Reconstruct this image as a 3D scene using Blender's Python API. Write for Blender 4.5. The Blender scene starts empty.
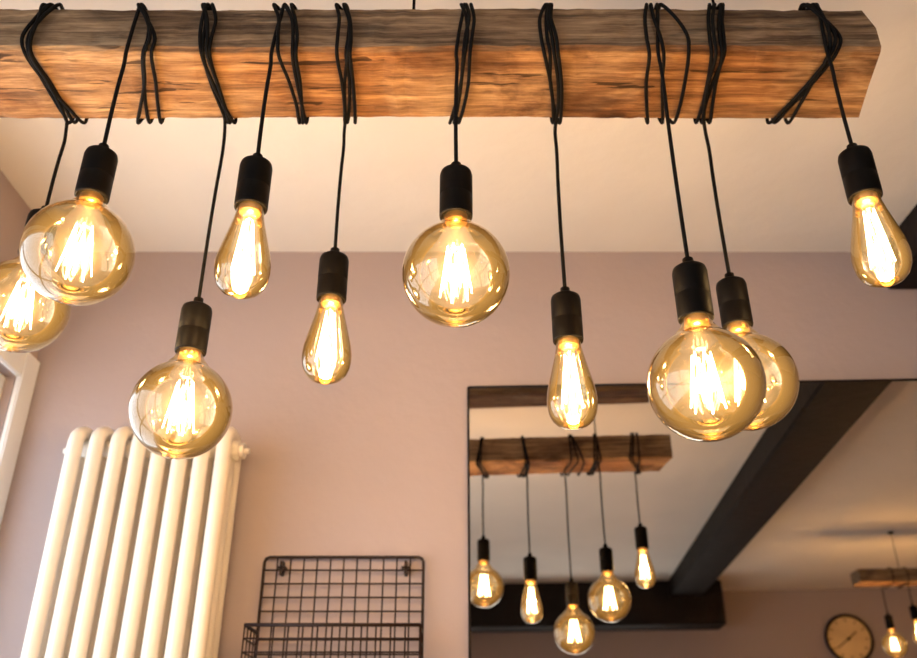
import bpy, bmesh, math, random
from mathutils import Vector, Matrix
random.seed(4)
ZC = 1.35
scene = bpy.context.scene
scene.view_settings.view_transform = 'Standard'
scene.view_settings.look = 'None'
scene.view_settings.exposure = 0.0

# ---------------------------------------------------------------- materials
def new_mat(name):
    m = bpy.data.materials.new(name); m.use_nodes = True
    nt = m.node_tree
    for n in list(nt.nodes): nt.nodes.remove(n)
    out = nt.nodes.new('ShaderNodeOutputMaterial')
    return m, nt, out

def principled(name, col, rough=0.5, metal=0.0, noise=0.0, nscale=8.0, bump=0.0, bscale=60.0, col2=None, spec=0.5):
    m, nt, out = new_mat(name)
    p = nt.nodes.new('ShaderNodeBsdfPrincipled')
    p.inputs['Roughness'].default_value = rough
    p.inputs['Metallic'].default_value = metal
    p.inputs['Specular IOR Level'].default_value = spec
    nt.links.new(p.outputs[0], out.inputs[0])
    tc = nt.nodes.new('ShaderNodeTexCoord')
    n = nt.nodes.new('ShaderNodeTexNoise'); n.inputs['Scale'].default_value = nscale
    n.inputs['Detail'].default_value = 4
    nt.links.new(tc.outputs['Object'], n.inputs['Vector'])
    r = nt.nodes.new('ShaderNodeValToRGB')
    c2 = col2 if col2 else tuple(c*(1-noise) for c in col)
    r.color_ramp.elements[0].position = 0.3; r.color_ramp.elements[0].color = (*c2, 1)
    r.color_ramp.elements[1].position = 0.7; r.color_ramp.elements[1].color = (*col, 1)
    nt.links.new(n.outputs['Fac'], r.inputs[0]); nt.links.new(r.outputs[0], p.inputs['Base Color'])
    if bump > 0:
        n2 = nt.nodes.new('ShaderNodeTexNoise'); n2.inputs['Scale'].default_value = bscale; n2.inputs['Detail'].default_value = 5
        nt.links.new(tc.outputs['Object'], n2.inputs['Vector'])
        b = nt.nodes.new('ShaderNodeBump'); b.inputs['Strength'].default_value = bump; b.inputs['Distance'].default_value = 0.01
        nt.links.new(n2.outputs['Fac'], b.inputs['Height']); nt.links.new(b.outputs[0], p.inputs['Normal'])
    return m

def wood_mat():
    m, nt, out = new_mat('rustic_wood')
    N = nt.nodes.new; L = nt.links.new
    def ramp(fac, stops):
        r = N('ShaderNodeValToRGB'); e = r.color_ramp.elements
        e[0].position = stops[0][0]; e[0].color = (*stops[0][1], 1)
        e[1].position = stops[-1][0]; e[1].color = (*stops[-1][1], 1)
        for p_, c_ in stops[1:-1]:
            x = e.new(p_); x.color = (*c_, 1)
        L(fac, r.inputs[0]); return r.outputs[0]
    def mul(a, b, f):
        mx = N('ShaderNodeMix'); mx.data_type = 'RGBA'; mx.blend_type = 'MULTIPLY'; mx.inputs[0].default_value = f
        L(a, mx.inputs[6]); L(b, mx.inputs[7]); return mx.outputs[2]
    def noise(scale3, sc, det, dist=0.0, rough=0.6):
        mp = N('ShaderNodeMapping'); mp.inputs['Scale'].default_value = scale3
        L(tc.outputs['Object'], mp.inputs[0])
        n = N('ShaderNodeTexNoise'); n.inputs['Scale'].default_value = sc; n.inputs['Detail'].default_value = det
        n.inputs['Roughness'].default_value = rough; n.inputs['Distortion'].default_value = dist
        L(mp.outputs[0], n.inputs['Vector']); return n.outputs['Fac']
    p = N('ShaderNodeBsdfPrincipled'); p.inputs['Roughness'].default_value = 0.75; p.inputs['Specular IOR Level'].default_value = 0.2
    L(p.outputs[0], out.inputs[0])
    tc = N('ShaderNodeTexCoord')
    g1 = noise((1.6, 22, 30), 3.0, 9, 0.5, 0.7)       # grain
    g2 = noise((6, 110, 120), 3.0, 3, 0.2, 0.6)       # fine fibres
    g3 = noise((4, 9, 9), 1.2, 5, 0.8)                # blotches
    g4 = noise((2.2, 26, 26), 2.0, 2, 1.2)            # cracks
    g5 = noise((3.2, 5, 5), 1.0, 4, 0.5)              # honey patches
    base = ramp(g1, [(0.33, (0.080, 0.032, 0.012)), (0.46, (0.21, 0.095, 0.034)), (0.56, (0.32, 0.158, 0.058)), (0.70, (0.47, 0.265, 0.11))])
    pale = ramp(g1, [(0.33, (0.14, 0.080, 0.042)), (0.52, (0.35, 0.215, 0.110)), (0.70, (0.54, 0.37, 0.20))])
    pm = ramp(g5, [(0.46, (0, 0, 0)), (0.62, (1, 1, 1))])
    mxp = N('ShaderNodeMix'); mxp.data_type = 'RGBA'
    L(pm, mxp.inputs[0]); L(base, mxp.inputs[6]); L(pale, mxp.inputs[7]); base = mxp.outputs[2]
    fine = ramp(g2, [(0.3, (0.52, 0.46, 0.40)), (0.6, (1, 1, 1))])
    blot = ramp(g3, [(0.36, (0.30, 0.23, 0.19)), (0.46, (0.75, 0.70, 0.66)), (0.56, (1, 1, 1))])
    crack = ramp(g4, [(0.335, (0.08, 0.05, 0.03)), (0.365, (1, 1, 1))])
    mk = N('ShaderNodeMapping'); mk.inputs['Scale'].default_value = (5.0, 10, 10); mk.inputs['Location'].default_value = (0.3, 0.1, 0.2)
    L(tc.outputs['Object'], mk.inputs[0])
    v = N('ShaderNodeTexVoronoi'); v.inputs['Scale'].default_value = 1.0; L(mk.outputs[0], v.inputs['Vector'])
    knot = ramp(v.outputs['Distance'], [(0.06, (0.13, 0.07, 0.04)), (0.13, (0.6, 0.5, 0.4)), (0.2, (1, 1, 1))])
    c = mul(mul(mul(mul(base, fine, 0.85), blot, 0.9), crack, 0.85), knot, 0.85)
    sep = N('ShaderNodeSeparateXYZ'); L(tc.outputs['Normal'], sep.inputs[0])
    ab = N('ShaderNodeMath'); ab.operation = 'ABSOLUTE'; L(sep.outputs['Z'], ab.inputs[0])
    inv = N('ShaderNodeMath'); inv.operation = 'SUBTRACT'; inv.inputs[0].default_value = 1.0; L(ab.outputs[0], inv.inputs[1])
    ml = N('ShaderNodeMath'); ml.operation = 'MULTIPLY'; ml.inputs[1].default_value = 0.65; L(inv.outputs[0], ml.inputs[0])
    grey0 = ramp(g1, [(0.35, (0.070, 0.048, 0.030)), (0.7, (0.40, 0.31, 0.20))])
    grey = mul(mul(grey0, fine, 0.7), blot, 0.6)
    mix3 = N('ShaderNodeMix'); mix3.data_type = 'RGBA'
    L(ml.outputs[0], mix3.inputs[0]); L(c, mix3.inputs[6]); L(grey, mix3.inputs[7])
    L(mix3.outputs[2], p.inputs['Base Color'])
    b = N('ShaderNodeBump'); b.inputs['Strength'].default_value = 0.8; b.inputs['Distance'].default_value = 0.004
    L(g1, b.inputs['Height']); L(b.outputs[0], p.inputs['Normal'])
    return m

def glass_mat():
    m, nt, out = new_mat('amber_glass_painted_glow')
    N = nt.nodes.new; L = nt.links.new
    lw = N('ShaderNodeLayerWeight'); lw.inputs['Blend'].default_value = 0.5
    r = N('ShaderNodeValToRGB')
    e = r.color_ramp.elements
    e[0].position = 0.0; e[0].color = (1.0, 0.96, 0.85, 1)
    e[1].position = 1.0; e[1].color = (0.50, 0.28, 0.09, 1)
    x = e.new(0.5); x.color = (0.98, 0.87, 0.63, 1)
    L(lw.outputs['Facing'], r.inputs[0])
    t = N('ShaderNodeBsdfTransparent'); L(r.outputs[0], t.inputs[0])
    g = N('ShaderNodeBsdfGlossy'); g.inputs['Roughness'].default_value = 0.012; g.inputs[0].default_value = (1, 0.95, 0.85, 1)
    f = N('ShaderNodeFresnel'); f.inputs[0].default_value = 1.5
    mu = N('ShaderNodeMath'); mu.operation = 'MULTIPLY'; mu.inputs[1].default_value = 1.5; mu.use_clamp = True
    L(f.outputs[0], mu.inputs[0])
    ms = N('ShaderNodeMixShader'); L(mu.outputs[0], ms.inputs[0]); L(t.outputs[0], ms.inputs[1]); L(g.outputs[0], ms.inputs[2])
    em = N('ShaderNodeEmission'); em.inputs[0].default_value = (1, 0.58, 0.19, 1)  # filament glow painted into the glass as emission, strongest at the facing centre
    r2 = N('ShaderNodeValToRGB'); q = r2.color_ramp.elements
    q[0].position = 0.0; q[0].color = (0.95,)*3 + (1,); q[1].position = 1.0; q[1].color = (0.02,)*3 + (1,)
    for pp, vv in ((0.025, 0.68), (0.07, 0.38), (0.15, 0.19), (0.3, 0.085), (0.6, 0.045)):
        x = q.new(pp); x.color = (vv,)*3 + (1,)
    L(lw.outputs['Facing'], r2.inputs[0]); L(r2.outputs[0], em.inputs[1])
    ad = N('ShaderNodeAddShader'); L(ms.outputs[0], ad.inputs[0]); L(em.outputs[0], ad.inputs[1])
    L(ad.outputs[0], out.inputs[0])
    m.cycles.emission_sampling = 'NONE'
    return m

def emit_mat(name, col, s):
    m, nt, out = new_mat(name)
    e = nt.nodes.new('ShaderNodeEmission'); e.inputs[0].default_value = (*col, 1); e.inputs[1].default_value = s
    nt.links.new(e.outputs[0], out.inputs[0]); m.cycles.emission_sampling = 'NONE'
    return m

def clear_mat(name):
    m, nt, out = new_mat(name)
    t = nt.nodes.new('ShaderNodeBsdfTransparent'); g = nt.nodes.new('ShaderNodeBsdfGlossy'); g.inputs['Roughness'].default_value = 0.02
    ms = nt.nodes.new('ShaderNodeMixShader'); ms.inputs[0].default_value = 0.06
    nt.links.new(t.outputs[0], ms.inputs[1]); nt.links.new(g.outputs[0], ms.inputs[2]); nt.links.new(ms.outputs[0], out.inputs[0])
    return m

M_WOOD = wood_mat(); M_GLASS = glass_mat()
M_FIL = emit_mat('hot_filament', (1.0, 0.74, 0.40), 40)
M_CORD = principled('black_cord', (0.0035, 0.0033, 0.0033), 0.7, noise=0.3, nscale=60, spec=0.10)
M_HOLD = principled('black_lampholder', (0.0026, 0.0020, 0.0018), 0.5, noise=0.2, spec=0.07)
M_BRASS = principled('brass_cap', (0.75, 0.45, 0.15), 0.3, metal=1.0, noise=0.2)
M_STEM = clear_mat('stem_glass')
M_WALL = principled('mauve_wall_paint', (0.385, 0.318, 0.312), 0.85, noise=0.05, nscale=2.5, bump=0.12, bscale=45, spec=0.2)
M_CEIL = principled('cream_ceiling_plaster', (0.80, 0.755, 0.69), 0.9, noise=0.06, nscale=3.5, bump=0.7, bscale=6, spec=0.15)
M_WHITE = principled('white_gloss_paint', (0.84, 0.86, 0.88), 0.4, noise=0.03)
M_RAD = principled('radiator_enamel', (0.76, 0.69, 0.60), 0.3, noise=0.02)
M_DARK = principled('dark_stained_timber', (0.011, 0.007, 0.006), 0.6, noise=0.4, nscale=6, bump=0.3, bscale=25, spec=0.15)
M_WIRE = principled('bronze_wire', (0.020, 0.008, 0.005), 0.5, metal=0.1, noise=0.3, spec=0.25)
M_FLOOR = principled('oak_floor', (0.32, 0.19, 0.10), 0.5, noise=0.3, nscale=4)
M_CLOCK = principled('clock_face', (0.85, 0.60, 0.30), 0.5, noise=0.25, nscale=6)
m, nt, out = new_mat('mirror_silver')
g = nt.nodes.new('ShaderNodeBsdfGlossy'); g.inputs['Roughness'].default_value = 0.0; g.inputs[0].default_value = (0.74, 0.665, 0.575, 1)
nt.links.new(g.outputs[0], out.inputs[0]); M_MIRROR = m

# ---------------------------------------------------------------- mesh helpers
def obj_from_bm(bm, name, mats, smooth=False, parent=None, loc=(0, 0, 0)):
    me = bpy.data.meshes.new(name)
    bmesh.ops.recalc_face_normals(bm, faces=bm.faces[:])
    bm.to_mesh(me); bm.free()
    for mt in mats: me.materials.append(mt)
    if smooth:
        for p in me.polygons: p.use_smooth = True
    o = bpy.data.objects.new(name, me); scene.collection.objects.link(o)
    o.location = loc
    if parent: o.parent = parent
    return o

def box(bm, x0, x1, y0, y1, z0, z1, mi=0, bevel=0.0):
    r = bmesh.ops.create_cube(bm, size=1.0)
    vs = r['verts']
    for v in vs:
        v.co = Vector((x0 + (v.co.x+.5)*(x1-x0), y0 + (v.co.y+.5)*(y1-y0), z0 + (v.co.z+.5)*(z1-z0)))
    fs = set(f for v in vs for f in v.link_faces)
    for f in fs: f.material_index = mi
    if bevel > 0:
        es = list(set(e for v in vs for e in v.link_edges))
        bmesh.ops.bevel(bm, geom=es, offset=bevel, segments=2, affect='EDGES')

def smooth_path(pts, n=6, closed=False):
    P = [Vector(p) for p in pts]
    res = []
    for i in range(len(P)-1):
        p0 = P[i-1] if i > 0 else P[0] + (P[0]-P[1])*0.5; p1 = P[i]; p2 = P[i+1]; p3 = P[i+2] if i+2 < len(P) else P[-1] + (P[-1]-P[-2])*0.5
        def tj(ti, a, b): return ti + max((b-a).length, 1e-5)**0.5
        t0 = 0.0; t1 = tj(t0, p0, p1); t2 = tj(t1, p1, p2); t3 = tj(t2, p2, p3)
        for k in range(n):
            t = t1 + (t2-t1)*k/n
            A1 = p0*((t1-t)/(t1-t0)) + p1*((t-t0)/(t1-t0))
            A2 = p1*((t2-t)/(t2-t1)) + p2*((t-t1)/(t2-t1))
            A3 = p2*((t3-t)/(t3-t2)) + p3*((t-t2)/(t3-t2))
            B1 = A1*((t2-t)/(t2-t0)) + A2*((t-t0)/(t2-t0))
            B2 = A2*((t3-t)/(t3-t1)) + A3*((t-t1)/(t3-t1))
            res.append(B1*((t2-t)/(t2-t1)) + B2*((t-t1)/(t2-t1)))
    res.append(P[-1]); return res

def tube(bm, pts, r, seg=8, mi=0, closed=False):
    P = [Vector(p) for p in pts]
    Q = [P[0]]
    for p in P[1:]:
        if (p-Q[-1]).length > 1e-6: Q.append(p)
    P = Q; n = len(P)
    rings = []; up = None
    for i in range(n):
        if closed: t = P[(i+1) % n] - P[i-1]
        else: t = P[min(i+1, n-1)] - P[max(i-1, 0)]
        if t.length < 1e-9: t = Vector((0, 0, 1))
        t.normalize()
        if up is None:
            up = t.orthogonal().normalized()
        else:
            up = up - t*up.dot(t)
            if up.length < 1e-6: up = t.orthogonal()
            up.normalize()
        b = t.cross(up)
        rr = r[i] if isinstance(r, (list, tuple)) else r
        rings.append([bm.verts.new(P[i] + (up*math.cos(2*math.pi*k/seg) + b*math.sin(2*math.pi*k/seg))*rr) for k in range(seg)])
    for i in range(n if closed else n-1):
        a = rings[i]; c = rings[(i+1) % n]
        for k in range(seg):
            f = bm.faces.new((a[k], a[(k+1) % seg], c[(k+1) % seg], c[k])); f.material_index = mi; f.smooth = True
    if not closed:
        for rg in (rings[0], rings[-1]):
            f = bm.faces.new(rg); f.material_index = mi

def revolve(bm, prof, cx=0, cy=0, seg=32, mi=0, cap0=False, cap1=False):
    rings = []
    for r, z in prof:
        if r < 1e-6: rings.append([bm.verts.new((cx, cy, z))])
        else: rings.append([bm.verts.new((cx+r*math.cos(2*math.pi*k/seg), cy+r*math.sin(2*math.pi*k/seg), z)) for k in range(seg)])
    for a, c in zip(rings[:-1], rings[1:]):
        for k in range(seg):
            k2 = (k+1) % seg
            if len(a) == 1: f = bm.faces.new((a[0], c[k], c[k2]))
            elif len(c) == 1: f = bm.faces.new((a[k], a[k2], c[0]))
            else: f = bm.faces.new((a[k], a[k2], c[k2], c[k]))
            f.material_index = mi; f.smooth = True
    if cap0 and len(rings[0]) > 1: bm.faces.new(rings[0]).material_index = mi
    if cap1 and len(rings[-1]) > 1: bm.faces.new(rings[-1]).material_index = mi

def empty(name, loc=(0, 0, 0)):
    o = bpy.data.objects.new(name, None); scene.collection.objects.link(o); o.location = loc
    o.empty_display_size = 0.05
    return o

# ---------------------------------------------------------------- room shell
WL, WR, WF, WB, CZ = -0.98, 3.8, 1.81, -2.75, 1.14+ZC
T = 0.12
bm = bmesh.new(); box(bm, WL-T, WR+T, WB-T, WF+T, -0.1, 0.0); obj_from_bm(bm, 'floor', [M_FLOOR])
bm = bmesh.new(); box(bm, WL-T, WR+T, WB-T, WF+T, CZ, CZ+0.1); obj_from_bm(bm, 'ceiling', [M_CEIL])
bm = bmesh.new(); box(bm, WL-T, WR+T, WF, WF+T, 0, CZ); obj_from_bm(bm, 'wall_front', [M_WALL])
bm = bmesh.new(); box(bm, WR, WR+T, WB, WF, 0, CZ); obj_from_bm(bm, 'wall_right', [M_WALL])
wy0, wy1, wz0, wz1 = -0.6, 1.74, 0.85, 2.12
bm = bmesh.new()
box(bm, WL-T, WL, WB, wy0, 0, CZ); box(bm, WL-T, WL, wy1, WF, 0, CZ)
box(bm, WL-T, WL, wy0, wy1, 0, wz0); box(bm, WL-T, WL, wy0, wy1, wz1, CZ)
obj_from_bm(bm, 'wall_left', [M_WALL])
bx0, bx1, bz0, bz1 = -0.7, 1.1, 0.8, 1.95
bm = bmesh.new()
box(bm, WL-T, bx0, WB-T, WB, 0, CZ); box(bm, bx1, WR+T, WB-T, WB, 0, CZ)
box(bm, bx0, bx1, WB-T, WB, 0, bz0); box(bm, bx0, bx1, WB-T, WB, bz1, CZ)
obj_from_bm(bm, 'wall_back', [M_WALL])

def window(name, axis, a0, a1, z0, z1, wallpos, nx, nz, inward):
    bm = bmesh.new()
    def bx(a, b, c, d, lo, hi, mi=0):
        if axis == 'Y': box(bm, min(lo, hi), max(lo, hi), a, b, c, d, mi, 0.003 if mi == 0 else 0)
        else: box(bm, a, b, min(lo, hi), max(lo, hi), c, d, mi, 0.003 if mi == 0 else 0)
    w = 0.05
    o = wallpos - inward*0.08; i = wallpos - inward*0.02
    bx(a0, a0+w, z0, z1, o, i); bx(a1-w, a1, z0, z1, o, i)
    bx(a0+w, a1-w, z0, z0+w, o, i); bx(a0+w, a1-w, z1-w, z1, o, i)
    for k in range(1, nx):
        c = a0 + (a1-a0)*k/nx; bx(c-.02, c+.02, z0+w, z1-w, o, i)
    for k in range(1, nz):
        c = z0 + (z1-z0)*k/nz; bx(a0+w, a1-w, c-.015, c+.015, o+inward*0.005, i-inward*0.005)
    c0 = wallpos; c1 = wallpos + inward*0.014; t = 0.066
    bx(a0-t, a0, z0-t, z1+t, c0, c1); bx(a1, a1+t, z0-t, z1+t, c0, c1)
    bx(a0, a1, z1, z1+t, c0, c1); bx(a0-t, a1+t, z0-.03, z0, c0, wallpos+inward*0.05)
    g = wallpos - inward*0.05
    bx(a0+w, a1-w, z0+w, z1-w, g-.002, g+.002, 1)
    return obj_from_bm(bm, name, [M_WHITE, M_STEM])
window('window_1', 'Y', wy0, wy1, wz0, wz1, WL, 3, 2, 1)
window('window_2', 'X', bx0, bx1, bz0, bz1, WB, 3, 2, 1)

def area(name, loc, rot, sx, sy, power, col):
    l = bpy.data.lights.new(name, 'AREA'); l.shape = 'RECTANGLE'; l.size = sx; l.size_y = sy; l.energy = power; l.color = col
    o = bpy.data.objects.new(name, l); scene.collection.objects.link(o); o.location = loc; o.rotation_euler = rot
    return o
area('daylight_window_left', (WL-0.16, (wy0+wy1)/2, (wz0+wz1)/2), (0, -math.pi/2, 0), wz1-wz0, wy1-wy0, 33, (0.82, 0.90, 1.0))
area('daylight_window_back', ((bx0+bx1)/2, WB-0.16, (bz0+bz1)/2), (math.pi/2, 0, 0), bx1-bx0, bz1-bz0, 24, (0.92, 0.95, 1.0))

bm = bmesh.new(); box(bm, 1.035, 1.245, -2.35, WF, 1.03+ZC, CZ, 0, 0.006); obj_from_bm(bm, 'ceiling_beam', [M_DARK])
bm = bmesh.new(); box(bm, WL, 1.38, -2.60, -2.35, 0.86+ZC, CZ, 0, 0.006); obj_from_bm(bm, 'ceiling_beam', [M_DARK])

# ---------------------------------------------------------------- wooden beam fixture
BY0, BY1, BZ0, BZ1 = 0.858, 1.0, 0.862+ZC, 0.940+ZC
def wooden_beam(x0, x1, y0, y1, z0, z1, cut=(0.0, 0.0, 0.0), name='wooden_beam'):
    bm = bmesh.new()
    nx = 90
    sec = []
    c = 0.005
    prof = [(y0, z0+c, 0), (y0, (z0+z1)/2, 0), (y0, z1-c, 1), (y0+c, z1, 1), (y1-c, z1, 1), (y1, z1-c, 2), (y1, z0+c, 2), (y1-c, z0, 2), ((y0+y1)/2, z0, 3), (y0+c, z0, 0)]
    for i in range(nx+1):
        t = i/nx
        ring = []
        for (y, z, k) in prof:
            off = {0: cut[0], 1: cut[1], 2: cut[2], 3: (cut[0]+cut[2])/2}[k]
            x = x0 + (x1+off-x0)*t
            j = 0.0010
            ring.append(bm.verts.new((x, y+random.uniform(-j, j), z+random.uniform(-j, j) + 0.0015*math.sin(x*7+k))))
        sec.append(ring)
    n = len(prof)
    for a, b in zip(sec[:-1], sec[1:]):
        for k in range(n): bm.faces.new((a[k], a[(k+1) % n], b[(k+1) % n], b[k]))
    bm.faces.new(sec[0]); bm.faces.new(sec[-1])
    return obj_from_bm(bm, name, [M_WOOD])
wooden_beam(-0.80, 0.57, BY0, BY1, BZ0, BZ1, (0.0, -0.012, 0.025))
def ceiling_mount(name, plank, cables, z0, z1):
    bm = bmesh.new()
    if plank: box(bm, *plank, CZ-0.028, CZ, 0, 0.003)
    for (x, y) in cables:
        tube(bm, [(x, y, z0), (x, y, z1)], 0.0022, 8, 1)
        revolve(bm, [(0.0, z0+0.012), (0.006, z0+0.010), (0.009, z0+0.002), (0.009, z0-0.002), (0, z0-0.002)], x, y, 16, 1)
        revolve(bm, [(0.0, z1), (0.014, z1), (0.014, z1-0.008), (0.004, z1-0.014), (0, z1-0.014)], x, y, 16, 1)
    obj_from_bm(bm, name, [M_WOOD, M_CORD])
ceiling_mount('ceiling_mounting_plank', (-0.78, 0.565, 0.83, 0.95), [(-0.68, 0.90), (-0.065, 0.90), (0.372, 0.90)], BZ1+0.002, CZ-0.028)

# ---------------------------------------------------------------- bulbs
def globe_profile():
    R = 0.0625; pr = [(0.0165, 0.090), (0.0165, 0.078), (0.0175, 0.072), (0.0215, 0.0655), (0.0275, 0.0585)]
    a0 = math.atan2(0.0275+0.002, 0.0555)
    for i in range(25):
        a = a0 + (math.pi-a0)*i/24
        pr.append((max(R*math.sin(a), 0), R*math.cos(a)))
    pr[-1] = (0, -R)
    return pr
def tear_profile():
    return [(0.0155, 0.132), (0.0158, 0.119), (0.0170, 0.108), (0.0200, 0.094), (0.0240, 0.078), (0.0280, 0.062), (0.0308, 0.049),
            (0.0320, 0.038), (0.0318, 0.030), (0.0300, 0.020), (0.0262, 0.0115), (0.0205, 0.0055), (0.0130, 0.0018), (0.0060, 0.0003), (0.0, 0.0)]
def holder_profile(zb):
    return [(0.0, zb+0.012), (0.0165, zb+0.012), (0.0170, zb+0.0005), (0.0185, zb), (0.0197, zb+0.0008), (0.0200, zb+0.003), (0.0200, zb+0.030), (0.0198, zb+0.0305), (0.0198, zb+0.0312),
            (0.0200, zb+0.0317), (0.0200, zb+0.061), (0.0188, zb+0.066), (0.0155, zb+0.0685), (0.0075, zb+0.0695), (0.0068, zb+0.071), (0.0062, zb+0.080), (0.0035, zb+0.0815), (0.0, zb+0.0815)]

def filament(bm, top, bot, r_top, r_bot, n, rot):
    pts = []
    for i in range(n):
        a = rot + 2*math.pi*i/n; a2 = rot + 2*math.pi*(i+0.5)/n
        pts.append((r_top*math.cos(a), r_top*math.sin(a), top))
        pts.append((r_bot*math.cos(a2), r_bot*math.sin(a2), bot))
    pts.append(pts[0])
    for p, q in zip(pts[:-1], pts[1:]): tube(bm, [p, q], 0.00085, 6)

def pendant(kind, x, y, zref, cord_pts, power, light=True):
    e = empty('pendant_light', (x, y, zref))
    def loc(o): o.parent = e; return o
    if kind == 'globe': zb = 0.078; prof = globe_profile(); ft, fb, rt, rb, lz = 0.036, -0.028, 0.010, 0.019, 0.0
    else: zb = 0.119; prof = tear_profile(); ft, fb, rt, rb, lz = 0.100, 0.028, 0.006, 0.014, 0.060
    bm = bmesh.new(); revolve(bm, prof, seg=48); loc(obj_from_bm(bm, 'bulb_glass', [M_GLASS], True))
    bm = bmesh.new(); revolve(bm, holder_profile(zb), seg=36); loc(obj_from_bm(bm, 'lampholder', [M_HOLD], True))
    bm = bmesh.new()
    pr = [(0.0, zb+0.004)]
    for i in range(9): pr.append((0.0125 + (0.0012 if i % 2 else 0), zb+0.003-i*0.0013))
    pr.append((0.009, zb-0.010)); pr.append((0, zb-0.010))
    revolve(bm, pr, seg=24, mi=0)
    revolve(bm, [(0.0095, zb-0.009), (0.006, zb-0.02), (0.0035, ft+0.002), (0.003, (ft+fb)/2), (0.004, fb), (0.0, fb-0.003)], seg=16, mi=1)
    loc(obj_from_bm(bm, 'screw_cap', [M_BRASS, M_STEM], True))
    bm = bmesh.new(); rot = random.uniform(0, 1)
    filament(bm, ft, fb, rt, rb, 6 if kind == 'globe' else 5, rot)
    loc(obj_from_bm(bm, 'filament', [M_FIL]))
    bm = bmesh.new()
    P = smooth_path(cord_pts, 8)
    P = [p - Vector((x, y, zref)) for p in P]
    tube(bm, P, 0.0026, 8)
    loc(obj_from_bm(bm, 'cord', [M_CORD], True))
    if light:
        l = bpy.data.lights.new('bulb_light', 'POINT'); l.energy = power; l.color = (1.0, 0.62, 0.29); l.shadow_soft_size = 0.012
        o = bpy.data.objects.new('bulb_light', l); scene.collection.objects.link(o); o.location = (0, 0, lz); o.parent = e
    return e

def wrap(loops, x, y, z_end, front, by0=BY0, by1=BY1, bz0=BZ0, bz1=BZ1):
    """irregular coils around the beam. loops: (x front top, x front bottom, x back bottom)"""
    g = 0.0036; yf = by0-g; yb = by1+g; zb = bz0-g; zt = bz1+g
    H = zt-zb; D = yb-yf
    a0 = loops[0][0]
    pts = [(a0+0.010, (by0+by1)/2+0.01, zt-0.001), (a0+0.004, yf+0.018, zt+0.001)]
    for i, (a, b, c) in enumerate(loops):
        last = i == len(loops)-1
        s = 0.001 + 0.0045*random.random()       # slack
        if front and last:
            pts += [(a, yf-0.003, zt-0.006), (a*0.72+x*0.28, yf-0.004, zt-H*0.35), (a*0.3+x*0.7, yf-0.002, zt-H*0.7), (x, yf, zb-0.008)]
            break
        a += random.uniform(-.003, .003); b += random.uniform(-.004, .004); c += random.uniform(-.004, .004)
        bow = random.uniform(0.003, 0.011)*(1 if b >= (a+c)/2 else -1)
        bw2 = random.uniform(-0.004, 0.006)*(1 if b >= (a+c)/2 else -1)
        pts += [(a, yf-0.003, zt-0.006), (a+(b-a)*0.45+bow*0.7, yf-s-0.002, zt-H*0.40), (b+bow*0.4, yf-s-0.001, zt-H*0.82),
                (b+(c-b)*0.12+bow*0.3, yf+0.005, zb-s*0.7), (b+(c-b)*0.44+bw2, yf+D*0.40, zb-s), (b+(c-b)*0.80+bw2*0.8, yf+D*0.74, zb-s)]
        if (not front) and last:
            pts += [(c*0.6+x*0.4, yb-0.012, zb-s-0.001), (c*0.12+x*0.88, yb-0.002, zb-0.018)]
            break
        na = loops[i+1][0]
        pts += [(c, yb-0.002, zb-s*0.3), (c+(na-c)*0.15, yb+s, zb+H*0.28), (c+(na-c)*0.45, yb+s, zb+H*0.75), (c+(na-c)*0.6, yb-0.006, zt+0.001), (c+(na-c)*0.8, (yf+yb)/2, zt+0.002), (na+(c-na)*0.05, yf+0.012, zt+0.002)]
    zlast = pts[-1][2]
    for t in (0.12, 0.35, 0.65): pts.append((x + 0.0012*math.sin(9*t), y, zlast + (z_end-zlast)*t))
    pts.append((x, y, z_end))
    return pts

YF, YB = BY0-0.0036, BY1+0.0036
lamps = [
 ('globe', -0.583, 0.547, False, [(-0.572, -0.578, -0.580), (-0.562, -0.584, -0.562), (-0.566, -0.574, -0.570), (-0.553, -0.578, -0.576)]),
 ('globe', -0.4445, 0.5366, True, [(-0.440, -0.418, -0.478), (-0.436, -0.426, -0.462), (-0.442, -0.412, -0.444), (-0.438, -0.430, 0)]),
 ('globe', -0.347, 0.400, False, [(-0.352, -0.350, -0.346), (-0.346, -0.346, -0.334), (-0.349, -0.340, -0.340), (-0.342, -0.338, -0.344)]),
 ('tear', -0.250, 0.480, True, [(-0.252, -0.244, -0.238), (-0.238, -0.226, -0.224), (-0.228, -0.218, -0.232), (-0.240, -0.249, 0)]),
 ('tear', -0.170, 0.4370, False, [(-0.166, -0.166, -0.170), (-0.154, -0.148, -0.157), (-0.160, -0.156, -0.162), (-0.156, -0.150, -0.166)]),
 ('globe', -0.003, 0.5080, True, [(0.004, 0.009, -0.014), (0.020, 0.014, 0.004), (0.012, 0.002, -0.004), (0.008, 0.006, 0)]),
 ('tear', 0.143, 0.3750, False, [(0.117, 0.118, 0.141), (0.127, 0.132, 0.152), (0.121, 0.124, 0.147), (0.128, 0.126, 0.144)]),
 ('globe', 0.267, 0.3700, True, [(0.260, 0.258, 0.280), (0.280, 0.306, 0.322), (0.266, 0.272, 0.300), (0.274, 0.266, 0)]),
 ('globe', 0.367, 0.438, False, [(0.348, 0.338, 0.354), (0.362, 0.354, 0.376), (0.354, 0.346, 0.362), (0.366, 0.358, 0.364)]),
 ('tear', 0.493, 0.4955, True, [(0.474, 0.504, 0.460), (0.484, 0.510, 0.474), (0.490, 0.500, 0.490), (0.494, 0.494, 0)]),
]
for kind, x, z, front, loops in lamps:
    y = YF if front else YB
    zend = z + ZC + (0.078+0.080 if kind == 'globe' else 0.119+0.080)
    pendant(kind, x, y, z+ZC, wrap(loops, x, y, zend, front), 3.2)

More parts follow.
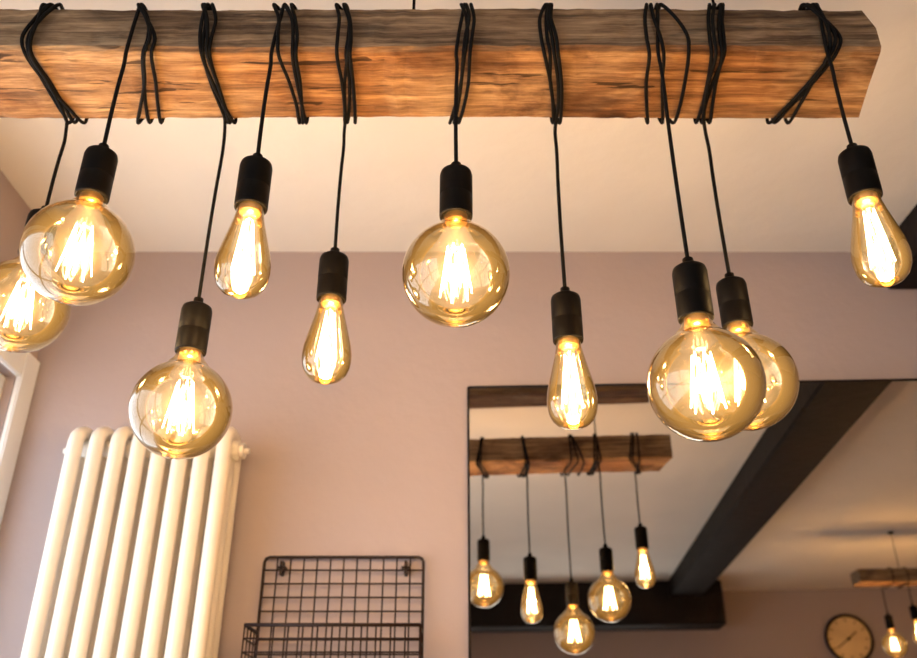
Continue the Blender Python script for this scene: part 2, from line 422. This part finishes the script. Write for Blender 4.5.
# second fixture deeper in the room (seen in the mirror)
sy = -1.15
wooden_beam(1.82, 3.3, sy-0.07, sy+0.07, 0.87+ZC, 0.935+ZC)
ceiling_mount('ceiling_suspension_cable', None, [(2.05, sy), (3.1, sy)], 0.937+ZC, CZ)
for i, (kind, x, z) in enumerate([('globe', 1.97, 0.58), ('tear', 2.045, 0.56), ('globe', 2.20, 0.62), ('globe', 2.5, 0.55), ('tear', 2.75, 0.6), ('globe', 3.0, 0.52)]):
    b0, b1, c0, c1 = sy-0.07, sy+0.07, 0.87+ZC, 0.935+ZC
    fr = (i % 2 == 0); y = (b0-0.0036) if fr else (b1+0.0036)
    zend = z + ZC + (0.158 if kind == 'globe' else 0.199)
    pendant(kind, x, y, z+ZC, wrap([(x, x+.01, x+.012), (x+.008, x+.004, x)], x, y, zend, fr, b0, b1, c0, c1), 3.6)

# ---------------------------------------------------------------- mirror (front face turned 2.5 deg, wedge backing to wall)
ya, yb_ = 1.798, 1.738
mx0, mx1, mz0, mz1 = 0.022, 1.40, 0.55, 0.770+ZC
def yat(x, z): return ya + (yb_-ya)*(x-mx0)/(mx1-mx0) - 0.0037*(mz1-z)
bm = bmesh.new()
C4 = [(mx0, mz0), (mx1, mz0), (mx1, mz1), (mx0, mz1)]
v = [bm.verts.new((x, yat(x, z), z)) for x, z in C4]
w = [bm.verts.new((x, WF-0.001, z)) for x, z in C4]
f = bm.faces.new(v); f.material_index = 0
for i in range(4):
    g_ = bm.faces.new((v[i], w[i], w[(i+1) % 4], v[(i+1) % 4])); g_.material_index = 1
bm.faces.new(w).material_index = 1
for i in range(4):
    p, q = C4[i], C4[(i+1) % 4]
    tube(bm, [(p[0], yat(*p)-0.001, p[1]), (q[0], yat(*q)-0.001, q[1])], 0.0025, 6, 1)
obj_from_bm(bm, 'wall_mirror', [M_MIRROR, M_DARK])

# ---------------------------------------------------------------- column radiator
bm = bmesh.new()
rz1 = 0.638+ZC; rz0 = 0.28
n = 8; pitch = 0.0435; rx0 = -0.782
for i in range(n):
    x = rx0 + i*pitch
    r = 0.0155
    path = []
    for k in range(9):
        a = math.pi*k/8
        path.append((x, 1.710 - 0.042*math.cos(a), rz1-0.045 + 0.030*math.sin(a)))
    path = [(x, 1.668, rz0+0.045)] + path + [(x, 1.752, rz0+0.045)]
    for k in range(9):
        a = math.pi*k/8
        path.append((x, 1.710 + 0.042*math.cos(a), rz0+0.045 - 0.030*math.sin(a)))
    tube(bm, path[:-1], r, 14, 0, closed=True)
    tube(bm, [(x, 1.710, rz0+0.03), (x, 1.710, rz1-0.03)], 0.0145, 12)
for z in (rz1-0.05, rz0+0.05):
    tube(bm, [(rx0-0.018, 1.710, z), (rx0+(n-1)*pitch+0.022, 1.710, z)], 0.021, 16)
    for xx, s in ((rx0-0.018, -1), (rx0+(n-1)*pitch+0.020, 1)):
        tube(bm, [(xx, 1.710, z), (xx+s*0.012, 1.710, z)], 0.017, 6)
        tube(bm, [(xx, 1.710, z), (xx+s*0.022, 1.710, z)], 0.006, 8)
for xx in (rx0+pitch*1.5, rx0+pitch*5.5):
    for z in (rz1-0.09, rz0+0.10): box(bm, xx-0.008, xx+0.008, 1.70, WF, z-0.02, z)
for xx in (rx0-0.035, rx0+n*pitch-0.012):
    tube(bm, [(xx, 1.710, rz0+0.05), (xx, 1.710, 0.0)], 0.008, 10)
obj_from_bm(bm, 'column_radiator', [M_RAD])

# ---------------------------------------------------------------- wire wall rack with baskets
bm = bmesh.new()
gx0, gx1, gz1, gz0 = -0.399, -0.072, 0.387+ZC, 0.75
gy = 1.792
fr_ = 0.0032; wr = 0.0017
cz = 0.010
tube(bm, [(gx0, gy, gz0), (gx0, gy, gz1-cz), (gx0+cz*.3, gy, gz1-cz*.3), (gx0+cz, gy, gz1), (gx1-cz, gy, gz1), (gx1-cz*.3, gy, gz1-cz*.3), (gx1, gy, gz1-cz), (gx1, gy, gz0)], fr_, 8, closed=True)
for i in range(1, 12):
    x = gx0 + (gx1-gx0)*i/12; tube(bm, [(x, gy-0.002, gz0), (x, gy-0.002, gz1)], wr, 6)
z = gz1-0.027
while z > gz0+0.01:
    tube(bm, [(gx0, gy-0.004, z), (gx1, gy-0.004, z)], wr, 6); z -= 0.027
for x in (gx0+0.036, gx1-0.036):
    box(bm, x-0.003, x+0.003, gy-0.006, WF, gz1-0.035, gz1-0.008)
    box(bm, x-0.009, x+0.009, gy-0.006, WF, gz1-0.024, gz1-0.019)
for zt, dep in ((0.238+ZC, 0.11), (0.238+ZC-0.36, 0.11)):
    zb = zt-0.12; yf_ = 1.68
    for z in (zt, zb):
        tube(bm, [(gx0, gy, z), (gx0, yf_, z), (gx1, yf_, z), (gx1, gy, z)], fr_*1.15 if z == zt else 0.002, 8)
    for k in range(1, 5):
        z = zb + (zt-zb)*k/5
        tube(bm, [(gx0, gy, z), (gx0, yf_, z), (gx1, yf_, z), (gx1, gy, z)], wr, 6)
    for i in range(0, 13):
        x = gx0 + (gx1-gx0)*i/12
        tube(bm, [(x, yf_, zt), (x, yf_, zb), (x, gy, zb)], wr, 6)
    for k in range(1, 4):
        y = yf_ + (gy-yf_)*k/4
        tube(bm, [(gx0, y, zt), (gx0, y, zb), (gx1, y, zb), (gx1, y, zt)], wr, 6)
obj_from_bm(bm, 'wire_wall_rack', [M_WIRE])

# ---------------------------------------------------------------- wall clock on back wall, facing +Y
bm = bmesh.new()
R = 0.15
cpts = [(R*math.cos(2*math.pi*i/40), 0.03, R*math.sin(2*math.pi*i/40)) for i in range(40)]
tube(bm, cpts, 0.010, 8, 0, closed=True)
vs = [bm.verts.new((p[0]*0.99, 0.012, p[2]*0.99)) for p in cpts]; f = bm.faces.new(vs); f.material_index = 1
vs2 = [bm.verts.new((p[0]*0.99, 0.0, p[2]*0.99)) for p in cpts]; bm.faces.new(vs2).material_index = 0
for i in range(40): bm.faces.new((vs[i], vs[(i+1) % 40], vs2[(i+1) % 40], vs2[i])).material_index = 0
for i in range(12):
    a = 2*math.pi*i/12
    tube(bm, [(0.110*math.sin(a), 0.015, 0.110*math.cos(a)), (0.130*math.sin(a), 0.015, 0.130*math.cos(a))], 0.003, 6, 0)
for a, l in ((0.9, 0.07), (4.1, 0.105)):
    tube(bm, [(0, 0.018, 0), (l*math.sin(a), 0.018, l*math.cos(a))], 0.003, 6, 0)
tube(bm, [(0, 0.012, 0), (0, 0.024, 0)], 0.01, 10, 0)
obj_from_bm(bm, 'wall_clock', [M_DARK, M_CLOCK], False, None, (2.25, WB, 0.810+ZC))

# ---------------------------------------------------------------- world
w = bpy.data.worlds.new('World'); scene.world = w; w.use_nodes = True
bg = w.node_tree.nodes['Background']; bg.inputs[0].default_value = (0.80, 0.89, 1.0, 1); bg.inputs[1].default_value = 1.5

# ---------------------------------------------------------------- camera
cam = bpy.data.cameras.new('camera'); co = bpy.data.objects.new('camera', cam); scene.collection.objects.link(co)
cam.sensor_width = 36; cam.lens = 36*859/917; cam.clip_start = 0.01
cam.dof.use_dof = True; cam.dof.focus_distance = 1.02; cam.dof.aperture_fstop = 5.6
pitch = math.radians(27.07)
co.location = (0, 0, ZC)
co.rotation_euler = (math.pi/2+pitch, 0, 0)
scene.camera = co
